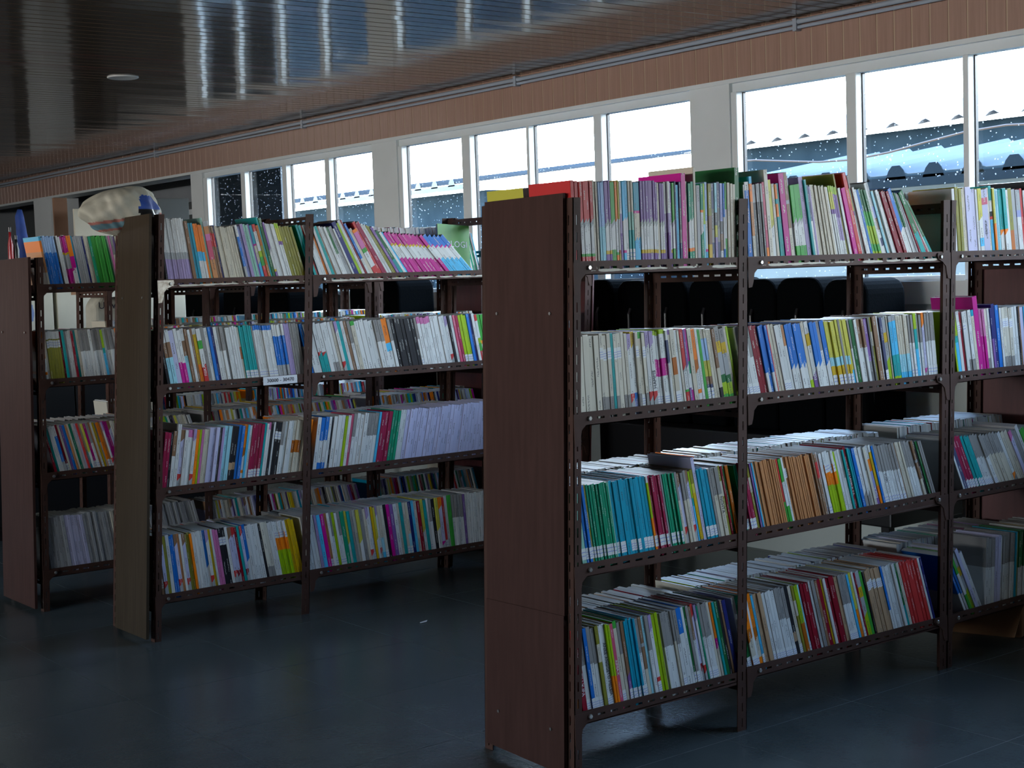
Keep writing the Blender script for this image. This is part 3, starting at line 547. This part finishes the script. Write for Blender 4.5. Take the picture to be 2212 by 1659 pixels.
# --- middle rack
def b2(b, z): return (-.145+LEAN2*z, .555+LEAN2*z) if b == 0 else ((.585+LEAN2*z, 1.60+LEAN2*z) if b == 1 else (1.66+LEAN2*z, 2.16+LEAN2*z))
R2 = {
 (0, 0): ('K:4 wp*11:5.4 br^.95:8 cyn^.93*2:6 orS^.92*3:6 O^.92:5 mt:5 pnk^.96:11 rdB^.9*2:5 db^.9:4 C^.88*8:6 K^.88:3 blt^.9:6 lb^.9:8 lp^.92:8 mt^.92*2:6 P^.92:5 blC^.9:8 RW^.92:8 orWx^.92:7 T^1.02:5 dg^1.02:7 pur^.95:5 W^.94*5:5 ylw^.94*2:5 ol^.9*5:7', ((0, 4), (.3, 6), (1, 11)), .285),
 (1, 0): ('T*2:5 R:4 W*3:5 O:4 W:5 T:6 br:4 W*3:5 dgW:6 g2:8 W:4 db^1.12:9 lg^1.1:6 W^1.15:6 dr^1.15:4 bsW^1.1:5 C:7 mag:10 R^1.14:6 mar^1.16:9 W^1.12*2:5 ol^1.1*2:4 P^1.1:6 gT:7 W:5 sb:4 pinkW*11:6.6 blWs*5:8', ((0, 12), (.4, 20), (.8, 30), (1, 33)), .262),
 (0, 1): ('K:7 flr*2:9 lav:11 pkM*2:8 flr:9 br:7 W:7 br:6 yOb:9 GF3:11=FISIKA G:8 W:9 blS:7 db:6 Wtx:8 GW*2:7 G:6 W*5:6 orC:5 T+b*6:5 G:4 bWh+b*8:6 blt*5:6 lp*3:5 G*4:6', ((0, 6), (1, 5)), .258),
 (1, 1): ('blW:6 W*2:8 gTr:8 gTr:8 W:8 WG*2:6 c2:6 lpW:6 T:7 W:7 br:6 GW:7 gC:8 W*4:9 GW*2:8 orS:11 GW:6 K*7:7 GW+b:5 pkW*4:7 W*5:6 lpW:7 K:5 W:6 ro:6 mar:6 lg+b*3:6 B:6 db:5 W:6 RW:6 grO*2:7 sb:5', ((0, 9), (1, 7)), .258),
 (0, 2): ('mar*2:8 K:7 brW:9 W^1.1:9 GW2:10 W:8 pkW*2:7 lpW:8 O:7 lg:6 pk:6 C*2:7 lav*3:9 gk:7 lp:6 lc*2:10 K2*2:9 B*2:8 orL:7 sb:6 W:7 mar+b*4:8 T:6 W:6 pkW:6 K:6 W:6 K+t*2:9 GW:9 W*3:8 orC*3:8 C*3:7 orL:7', ((0, -6), (1, -8)), .262),
 (1, 2): ('W:8 blW*2:8 W:6 K:4 W*3:8 lg:5 W:7 ro:6 GW:7 W*3:8 GW*3:8 sb:5 mar*3:8 emd*3:6 W*2:7 lav*28:8', ((0, -7), (.6, -9), (1, -6)), .262),
 (0, 3): ('br:8=INDAH GW2:10 ol:7 W:9 B*2:6 GW2:8 tn:6 W:6 GW2:9 ol*2:6 O:5 W*4:7 bluW:7 lpW:8 Y:7 W:6 pk*2:7 K+t*2:9 W:7 GW2:9 RW2:9 dr:6 T:6 RW2:8 bluW:9 W*4:9 K:6 cg*2:9 W*2:8 orG+t*5:7 Y*3:8', ((0, 3), (1, 7)), .275),
 (1, 3): ('W*4:7 lp:6 '+'rnd*44:7 '+'g:9 GW*4:7 P:6 W*10:6', ((0, 6), (.7, 4), (1, 1)), .275),
}
for (b, r), (spec, ln, h) in R2.items():
    a, c = b2(b, BZ[r]); row(spec, a, c-(.105 if (b, r) == (1, 0) else 0), 2.524, BZ[r], ln, h, .19, where=(2, r, b))
for r in range(4):
    for b in range(2):
        a, c = b2(b, BZ[r]); row(rnd(int((c-a)/.0115)), a, c, 2.746, BZ[r], ((0, 2), (1, 8)), [.212 if b == 0 else .25, .24, .25, .25][r], .185, back=True, first=b == 0)
    a, c = b2(2, BZ[r])
    if r: row(rnd(38), a, c, 2.524, BZ[r], ((0, 6), (1, 12)), .25)
# --- leftmost rack and the racks behind
def b3(b, z): return (-.266+LEAN3*z, .55+LEAN3*z) if b == 0 else ((.585+LEAN3*z, 1.49+LEAN3*z) if b == 1 else (1.55+LEAN3*z, 2.26+LEAN3*z))
R3 = ['orW:8 bw*7:6 K:5 W*2:7 mgs*3:7 orM:14 sb:6 g2*5:6 db:6 C*2:8 em:9 g*9:5.5 dg:6 W:5 pk:5 '+'rnd*42:7', 'orL:6 c2:8 olB+t*6:7 dr:6 T:7 G:7 W*2:7 dr:6 T:8 C:8 GW*4:8 W:8 GW*4:7 lgT:7 W:8 GW*3:8 '+'rnd*36:7', 'dr:7 T:8 W*2:7 blt:9 '+'rnd*60:7', 'g2*6:12 lav*6:11 g2*10:10 C*6:10 '+'g2*26:10']
for r in range(4):
    for b in range(3):
        a, c = b3(b, BZ[r])
        if b == 0: row(R3[r], a, c, 3.465, BZ[r], [((0, 6), (1, 8)), ((0, 3), (1, 9)), ((0, 9), (1, 12)), ((0, 4), (1, 9))][r], [.252, .25, .25, .27][r], .19, first=True)
        else: row(rnd(int((c-a)/.0115)), a, c, 3.465, BZ[r], ((0, 6), (1, 10)), .25)
        if r in (1, 2): row(rnd(int((c-a)/.0125)), a, c, 3.69, BZ[r], ((0, -8), (1, -12)), .25, back=True, first=b == 0)
for r in (1, 2):
    for b in range(2):
        a = .46+b*.88+LEAN3*BZ[r]; row('rnd*70:7', a, a+.82, 4.41, BZ[r], ((0, 3), (1, 6)), .262)

# pick the ~300 that show largest as things of their own, join the rest
def projxy(p):
    d = Vector(p)-CAM; z = d.dot(fw); return IMG_W/2+FOCAL*d.dot(rt)/z, IMG_H/2-FOCAL*d.dot(up)/z, z
for b in BOOKS:
    px, py, z = projxy((b['x'], b['y'], b['z']+b['h']/2)); vis = -10 < px < IMG_W-6 and -20 < py < IMG_H+10
    b['area'] = (b['t']*b['h']*(FOCAL/z)**2*(1.25 if b['text'] else 1) if vis and not b['back'] and b['where'] and b['where'][0] == 1 else 0)
order = sorted(range(len(BOOKS)), key=lambda i: -BOOKS[i]['area'])
single = set(order[:300])
ordn = lambda n: '%d%s' % (n, 'th' if 10 <= n % 100 <= 20 else {1: 'st', 2: 'nd', 3: 'rd'}.get(n % 10, 'th'))
def describe(b):
    sp = {}; prev = 0
    for c, f, _ in bands(b['st']): sp[CN[c]] = sp.get(CN[c], 0)+f-prev; prev = f
    top = sorted(sp.items(), key=lambda k: -k[1]); nm = top[0][0]
    if len(top) > 1 and top[1][1] >= .2 and len(nm.split())+len(top[1][0].split()) < 4: nm += ' and '+top[1][0]
    return nm
def world_mat(b):
    R_ = Matrix.Rotation(-b['ang'], 4, 'Y')
    if b['back']: return Matrix.Translation((b['x'], b['y'], b['z'])) @ R_ @ Matrix.Translation((b['t'], b['d'], 0)) @ Matrix.Rotation(math.pi, 4, 'Z')
    return Matrix.Translation((b['x'], b['y'], b['z'])) @ R_
SV, SF, SC, SU = [], [], [], []
def add_stuff(mw, V, F, Cc, UV):
    k = len(SV); SV.extend(tuple(mw @ Vector(v)) for v in V); SF.extend(tuple(k+i for i in f) for f in F); SC.extend(Cc); SU.extend(UV)
pagem = {}
for i, b in enumerate(BOOKS):
    mw = world_mat(b); t, h = b['t'], b['h']
    if i not in single:
        (V, F, Cc, UV), _ = book_parts(b['st'], b['lab'], t, h, b['d'], True); add_stuff(mw, V, F, Cc, UV)
        if b['lab'] and not b['back']:
            zl = h-.075 if b['lab'] == 't' else .030; lm_ = [('W', 0, .010), ('lb', .010, .0125), ('W', .0125, .021), ('lb', .021, .0235), ('W', .0235, LABEL_H)]
            for c, z0, z1 in lm_: add_stuff(mw, [(t*.04, -.0006, zl+z0), (t*.96, -.0006, zl+z0), (t*.96, -.0006, zl+z1), (t*.04, -.0006, zl+z1)], [(0, 1, 2, 3)], [(*C[c], 0)], [[(5, 0)]*4])
        continue
    (V, F, Cc, UV), pg = book_parts(b['st'], b['lab'], t, h, b['d'], False)
    w = b['where']
    desc = describe(b)
    if b['text']: tail = ' marked '+b['text'] if len(b['text'].split()) < 3 else ' with lettered spine'
    else: tail = ', white sticker' if b['lab'] and len(desc.split()) < 4 else ''
    o = link('book', col_mesh('book', V, F, Cc, UV), None, label='%s book%s, %s from left, %s shelf, %s bay, nearest rack' % (desc, tail, ordn(b['n']), rowname[w[1]], bayname[w[2]]) if not (w[2] == 2) else '%s book%s, %s from left, %s shelf, rack at right edge' % (desc, tail, ordn(b['n']), rowname[w[1]]),
             category='book', group='books on the nearest racks')
    o.matrix_world = mw
    MB().box(*pg).obj('page_block', 'pages', o)
    if b['lab']:
        zl = h-.075 if b['lab'] == 't' else .030
        link('call_label', label_mesh(t), o, (0, -.0006, zl))
    if b['text']:
        big = len(b['text']) > 7
        light = sum(C[bands(b['st'])[-1][0]]) < .9
        size = min(t*.95, .017) if not big else t*.85
        me = text_mesh(b['text'], size, 'inkwhite' if light else 'ink')
        zc = {'ERMKP': .45, 'HAMMS': .42, 'FISIKA': .30}.get(b['text'], .5)*h
        up_ = b['text'] in ('FISIKA', 'HAMMS', 'ERMKP')
        L_ = max(v.co.x for v in me.vertices)-min(v.co.x for v in me.vertices)
        sc_ = min(1.0, h*(.8 if big else .34)/L_)
        to = link('spine_lettering', me, o, (t/2, -.0009, zc)); to.scale = (sc_, 1 if sc_ == 1 else min(1, sc_*1.2), 1)
        to.rotation_euler = Matrix(((0, -1, 0), (0, 0, -1), (1, 0, 0))).to_euler() if up_ else Matrix(((0, 1, 0), (0, 0, -1), (-1, 0, 0))).to_euler()
for i, b in enumerate(BOOKS):
    if i in single or not b['text'] or b['back']: continue
    me = text_mesh(b['text'], min(b['t']*.9, .016), 'inkwhite' if sum(C[bands(b['st'])[-1][0]]) < .9 else 'ink'); b['mesh'] = me
stuff = link('shelved_books', col_mesh('shelved_books', SV, SF, SC, SU), None, kind='stuff', label='hundreds of smaller paperbacks packed along the farther shelf rows', category='books')
for i, b in enumerate(BOOKS):
    if 'mesh' in b:
        mw = world_mat(b); to = link('spine_lettering', b['mesh'], stuff)
        to.matrix_world = mw @ Matrix.Translation((b['t']/2, -.001, .075)) @ Matrix(((0, -1, 0, 0), (0, 0, -1, 0), (1, 0, 0, 0), (0, 0, 0, 1)))

# shelf number card on the middle rack
nc = thing('shelf_card', 'white paper card reading 30000 - 30470 on the middle rack', 'sign', (.392, 2.5085, 1.036))
MB().box((0, -.001, 0), (.168, 0, .036)).obj('card', 'paper', nc)
link('lettering', text_mesh('30000 - 30470', .023, 'ink'), nc, (.085, -.0016, .018), (math.radians(90), 0, 0))
# green cover facing out at the right end of the middle rack's top shelf
gb = thing('standing_book', 'green book facing out with large white letters OLOGI on top shelf', 'book', (1.452, 2.66, 1.48), rot=(math.radians(-6), math.radians(4), 0))
bevel(MB().box((0, 0, 0), (.19, .002, .262)).obj('front_cover', mat('green_cover', (.05, .28, .045), .4, noise=(.10, .34, .04), nscale=9), gb), .0008)
MB().box((.001, .002, .002), (.187, .011, .26)).obj('page_block', 'pages', gb)
MB().box((0, .011, 0), (.19, .013, .262)).obj('back_cover', 'paper', gb)
link('lettering', text_mesh('BIOLOGI', .044, 'inkwhite'), gb, (.088, -.0008, .165), (math.radians(90), 0, 0))

# ------------------------------------------------------------------ black cases along the window wall
def case_mesh(w, dp, h):
    mb = MB(); pts = []; r = .07; n = 5
    for cx, cz, a0 in ((w/2-r, h-r, 0), (-w/2+r, h-r, 90), (-w/2+.02, .02, 180), (w/2-.02, .02, 270)):
        rr = r if cz > .1 else .02
        for k in range(n+1): th = math.radians(a0+90*k/n); pts.append((cx+rr*math.cos(th), cz+rr*math.sin(th)))
    return mb.prism(pts, -dp/2, dp/2, 0)
bench = thing('low_bench', 'low black bench carrying the black cases under the windows', 'bench', (2.66, 1.7, 0))
bevel(MB().box((-.24, -.95, .34), (.27, .93, .70)).obj('chest', 'blackpl', bench), .008)
for sx_ in (-.2, .22):
    for sy_ in (-.9, .88): MB().box((sx_-.02, sy_-.02, 0), (sx_+.02, sy_+.02, .34)).obj('leg', 'blackpl', bench)
tb = thing('side_table', 'dark table under the left group of black cases', 'table', (2.66, 4.3, 0))
bevel(MB().box((-.24, -1.35, .66), (.27, 3.9, .70)).obj('table_top', 'brownboard', tb), .004)
for sx_ in (-.2, .22):
    for sy_ in (-1.3, 1.2, 3.85): MB().box((sx_-.02, sy_-.02, 0), (sx_+.02, sy_+.02, .66)).obj('leg', 'brownboard', tb)
CASES = [(1.10, .25, .71, 'nearest the picture right'), (1.375, .27, .722, 'second from the right'), (1.66, .28, .72, 'third from the right'), (1.955, .26, .73, 'fourth from the right'), (2.23, .26, .735, 'fifth from the right, beside the steel post'),
         (2.50, .24, .73, 'sixth from the right'), (2.75, .22, .74, 'left of the middle post'), (2.97, .2, .74, 'last of the right group'), (4.86, .30, .78, 'right one of the pair seen through the middle rack'), (5.16, .26, .77, 'left one of the pair seen through the middle rack'),
         (6.3, .5, .74, 'wide, behind the middle rack posts'), (6.9, .5, .76, 'wide, beside the tall pale strip'), (7.6, .6, .74, 'far left of the window row')]
for y, w, h, wh in CASES:
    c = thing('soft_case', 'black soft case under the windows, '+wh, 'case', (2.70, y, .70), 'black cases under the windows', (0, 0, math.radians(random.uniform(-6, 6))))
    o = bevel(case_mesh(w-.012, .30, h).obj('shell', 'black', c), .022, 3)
    MB().tube([(-.153, 0, h*.62), (-.166, 0, h*.66), (-.166, 0, h*.76), (-.153, 0, h*.80)], .008).obj('handle', 'blackpl', c)
    z_ = MB().tube([(-.10, -w/2+.012, .08), (-.10, -w/2+.004, h*.5), (-.10, -w/2+.02, h-.06), (-.10, -w/2+.08, h-.002), (-.10, w/2-.08, h-.002), (-.10, w/2-.02, h-.06), (-.10, w/2-.004, h*.5)], .004, 6).obj('zip', 'blackpl', c)
    for k in (0, 1): MB().lathe([(.016, 0), (.015, .008), (.008, .012)], n=10).obj('rubber_foot', 'blackpl', c, loc=(-.06+.1*k, -w/2+.004, h*.58), rot=(math.radians(90), 0, 0))
# pale box on the floor under the far table, seen through the middle rack
bx_ = thing('pale_box', 'tall pale box under the table, seen through the middle rack', 'box', (2.78, 4.45, 0))
bevel(MB().box((-.14, -.12, 0), (.2, .12, .62)).obj('box_body', 'cream', bx_), .006)

# ------------------------------------------------------------------ things behind and above the left racks
cab = thing('low_cabinet', 'dark low cabinet behind the leftmost rack carrying the cream cartons', 'cabinet', (-.12, 5.55, 0))
bevel(MB().box((0, .03, .06), (1.72, .48, 1.05)).obj('body', 'blackpl', cab), .004)
for j in range(4): bevel(MB().box((.01+j*.428, .01, .09), (.428+j*.428, .03, 1.03)).obj('door', 'blackpl', cab), .003)
MB().box((.02, .05, 0), (1.70, .46, .06)).obj('plinth', 'blackpl', cab)
cup = []
for k, (x, w, lab) in enumerate([(-.10, .48, 'left cream carton behind the leftmost rack'), (.40, .25, 'cream carton with a blue fruit print behind the leftmost rack'), (.675, .22, 'narrow cream carton right of the fruit print one'), (.92, .6, 'wide cream carton behind the rearmost rack')]):
    c = thing('cream_carton', lab, 'carton', (x, 5.6, 1.05), 'cream cartons on the dark cabinet'); cup.append(c)
    bevel(MB().box((0, 0, 0), (w, .40, .58)).obj('body', 'cream', c), .004)
    MB().box((w/2-.02, -.001, .40), (w/2+.02, .40, .5815)).obj('tape', 'cardboard', c)
sm = MB(); P_ = [(math.cos(a)*.045*(1-.35*(a < .9 or a > 5.5)), math.sin(a)*.055) for a in [i*math.tau/18 for i in range(18)]]
sm.prism([(.10+x, .30+z) for x, z in P_], -.0015, 0, 1); sm.obj('fruit_sticker', 'bluelab', cup[1])
def bottle(label, x, m, h=.26):
    b = thing('bottle', label, 'bottle', (x, 5.72, 1.63)); MB().lathe([(.016, 0), (.017, .01), (.017, h*.55), (.008, h*.75), (.007, h*.9)], n=14).obj('glass_body', m, b, True)
    MB().lathe([(.009, h*.88), (.009, h)], n=12).obj('cap', 'blackpl', b)
bottle('tall red bottle on the cupboard at the left edge', .452, 'redgl', .24)
bottle('black bottle right of the red bottle', .487, 'blackpl', .19)
bottle('left bottle of the black pair by the brown board', .735, 'blackpl', .18)
bottle('right bottle of the black pair by the brown board', .772, 'blackpl', .19)
bc = thing('cloth_bundle', 'rolled blue cloth standing on the cream cupboard', 'cloth', (.565, 5.80, 1.63))
MB().tube([(0, 0, 0), (.004, 0, .1), (-.012, 0, .2), (-.02, 0, .31), (-.016, 0, .35)], [.04, .036, .032, .026, .014], 12).obj('roll', 'bluecloth', bc, True)
bevel(MB().box((.01, -.035, .0), (.035, .0, .14)).obj('loose_fold', 'bluecloth', bc), .01)
o = bevel(MB().box((.80, 5.90, 1.63), (.89, 5.92, 2.06)).obj('brown_board', 'brownboard', label='brown board leaning upright on the cupboard', category='board'), .003)
o = bevel(MB().box((.85, 5.70, 1.63), (1.10, 5.72, 1.98)).obj('white_board', 'cream', label='pale square board upright behind the sack', category='board'), .003)
o = bevel(MB().box((1.25, 5.9, 1.52), (1.72, 5.93, 2.06)).obj('dark_board', 'dim', label='dark board behind the books left of the windows', category='board'), .003)
# woven sack on the middle rack's back row
sk = thing('woven_sack', 'bulging pale woven sack with red and blue stripes on the middle rack', 'sack', (-.055, 2.87, 1.700))
def sack():
    V = []; F = []; nu, nv = 110, 60; mats = []
    for j in range(nv+1):
        ph = math.pi*j/nv
        for i in range(nu):
            th = math.tau*i/nu; r_ = max(0, math.sin(ph))**.8
            fold = 1+.05*math.sin(3*th+3*ph)+.035*math.sin(7*th-5*ph)+.025*math.sin(13*th+6*ph+2*math.sin(3*th))+.05*abs(math.sin(4*th+2*ph))*abs(math.sin(3*ph))-.03+.10*max(0, math.cos(th-2.9))**3-.08*max(0, math.cos(th-5.6))**6
            x = .170*r_*math.cos(th)*fold; y = .135*r_*math.sin(th)*fold
            z = .105-.105*math.cos(ph)*(1+.06*math.sin(5*th+2*ph)*r_)-.03*math.cos(th)*r_*math.cos(ph)
            V.append((x, y, max(z, .004*r_)))
    for j in range(nv):
        for i in range(nu):
            a = j*nu+i; b = j*nu+(i+1) % nu; F.append((a, b, b+nu, a+nu))
            c_ = [sum(V[q_][k] for q_ in F[-1])/4 for k in range(3)]; s = c_[2]-.12*c_[0]
            th_ = math.tau*(i+.5)/nu; ph_ = math.pi*(j+.5)/nv; jg = .12*math.sin(9*th_)+.08*math.sin(13*ph_)
            hole = ((c_[0]-.075)/.06)**2+((c_[2]-.115)/.06)**2 < 1+1.5*jg and c_[1] < 0
            mats.append(3 if hole and c_[2] > .11 else 4 if hole else 1 if .066 < s < .078 or .032 < s < .042 else (2 if .042 <= s <= .066 else 0))
    me = bpy.data.meshes.new('sack_cloth'); me.from_pydata(V, [], F)
    for k in ('sack', 'sackred', 'sackblue', 'bluecloth', 'blackpl'): me.materials.append(M[k])
    me.polygons.foreach_set('material_index', mats); me.polygons.foreach_set('use_smooth', [True]*len(F)); me.update(); return me
link('cloth', sack(), sk)
# cloth bag standing at the back of the rearmost rack
bag = thing('canvas_bag', 'crumpled pale cloth bag with dark handwriting behind the leftmost rack', 'bag', (.52, 4.63, 1.0415))
o = bevel(MB().prism([(0, 0), (.23, 0), (.245, .2), (.235, .36), (.20, .40), (.12, .385), (.03, .405), (-.01, .35), (-.012, .15)], 0, .14, 1).obj('bag_body', 'sack', bag), .025, 3)
link('handwriting', text_mesh('Urwarex', .055, 'ink'), bag, (.115, -.0012, .345), (math.radians(90), 0, 0))
# brown cardboard on the floor under the right rack
cbx = thing('cardboard_box', 'brown cardboard box on the floor under the rack at right', 'box', (2.33, .06, 0), rot=(0, 0, math.radians(20)))
bevel(MB().box((0, 0, 0), (.36, .3, .12)).obj('box_body', 'cardboard', cbx), .01)
MB().prism([(0, .115), (.02, .125), (-.10, .04), (-.12, .03)], 0, .3, 1).obj('flap', 'cardboard', cbx)

# ------------------------------------------------------------------ outside
MB().box((WX+.3, -25, -.6), (40, 40, -.5)).obj('ground', 'ground', kind='structure', label='concrete yard outside the windows')
def corr_roof(name, label, x0, z0, x1, z1, y0, y1, m, pitch_=.30, amp=.035, edge=None):
    R = thing(name, label, 'roof', (0, 0, 0)); V = []; F = []
    n = int((y1-y0)/pitch_*8)
    for i in range(n+1):
        y = y0+(y1-y0)*i/n; a = max(0, math.sin(math.tau*(y-y0)/pitch_)-.25)*amp/.75
        V += [(x0, y, z0+a), (x1, y, z1+a)]
    for i in range(n): F.append((2*i, 2*i+2, 2*i+3, 2*i+1))
    mb = MB(); mb.v = V; mb.f = F; s = mb.obj('sheeting', m, R, True); so = s.modifiers.new('thickness', 'SOLIDIFY'); so.thickness = .006
    if edge:
        for i in range(int((y1-y0)/pitch_)):
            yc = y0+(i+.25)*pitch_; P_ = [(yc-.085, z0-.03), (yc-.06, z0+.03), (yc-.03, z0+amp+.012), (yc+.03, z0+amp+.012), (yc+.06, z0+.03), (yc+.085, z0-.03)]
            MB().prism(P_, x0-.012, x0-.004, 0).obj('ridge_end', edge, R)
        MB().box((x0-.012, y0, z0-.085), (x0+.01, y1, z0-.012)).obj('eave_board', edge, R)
    return R
corr_roof('near_roof', 'white corrugated roof low outside the right windows', 5.5, 2.06, 7.2, 2.33, -6, 4.9, 'tin', .30, .05, 'scallop')
MB().box((5.75, -6, -.5), (5.9, 4.8, 2.03)).obj('outer_wall', 'outwall', kind='structure', label='pale wall under the near corrugated roof')
b2_ = thing('far_house', 'long blue grey house with pale roof behind the near roof', 'building', (12, 2, -.5))
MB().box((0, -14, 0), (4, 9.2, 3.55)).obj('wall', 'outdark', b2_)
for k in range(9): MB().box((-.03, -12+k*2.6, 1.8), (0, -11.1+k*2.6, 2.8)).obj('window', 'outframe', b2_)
corr_roof('far_roof', 'overexposed pale roof of the long house', 11.7, 3.06, 15.5, 3.75, -12, 11.4, 'tinfar', .45, .06)
b3_ = thing('left_house', 'dark blue house with white roof edge outside the left windows', 'building', (10, 17, -.5))
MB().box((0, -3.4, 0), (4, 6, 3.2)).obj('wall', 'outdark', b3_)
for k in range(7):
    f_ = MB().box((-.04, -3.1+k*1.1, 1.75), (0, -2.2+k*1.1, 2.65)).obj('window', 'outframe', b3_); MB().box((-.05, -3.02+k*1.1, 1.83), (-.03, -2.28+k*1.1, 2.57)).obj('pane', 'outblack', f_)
corr_roof('left_roof', 'white edged corrugated roof of the dark blue house', 9.7, 2.80, 14, 3.3, 13.5, 23, 'tinold', .42, .06, 'tin')
cb = MB().tube([(5.45, 5.2-.3*k, 2.19+.05*math.sin(k*.8)+.02*k**.5) for k in range(28)], .008, 6).obj('overhead_cable', 'cable', label='brown cable lying along the near white roof', category='cable')

# small litter on the floor
ps = MB().prism([(0, 0), (.035, .006), (.05, .022), (.03, .026), (.006, .016)], 0, .0012, 2); ps.v = [(x, y, z+.004*abs(x-.02)/.03) for x, y, z in ps.v]
ps.obj('paper_scrap', 'paper', label='small torn scrap of pale paper on the floor of the aisle', category='scrap', loc=(.81, 1.98, .0005))
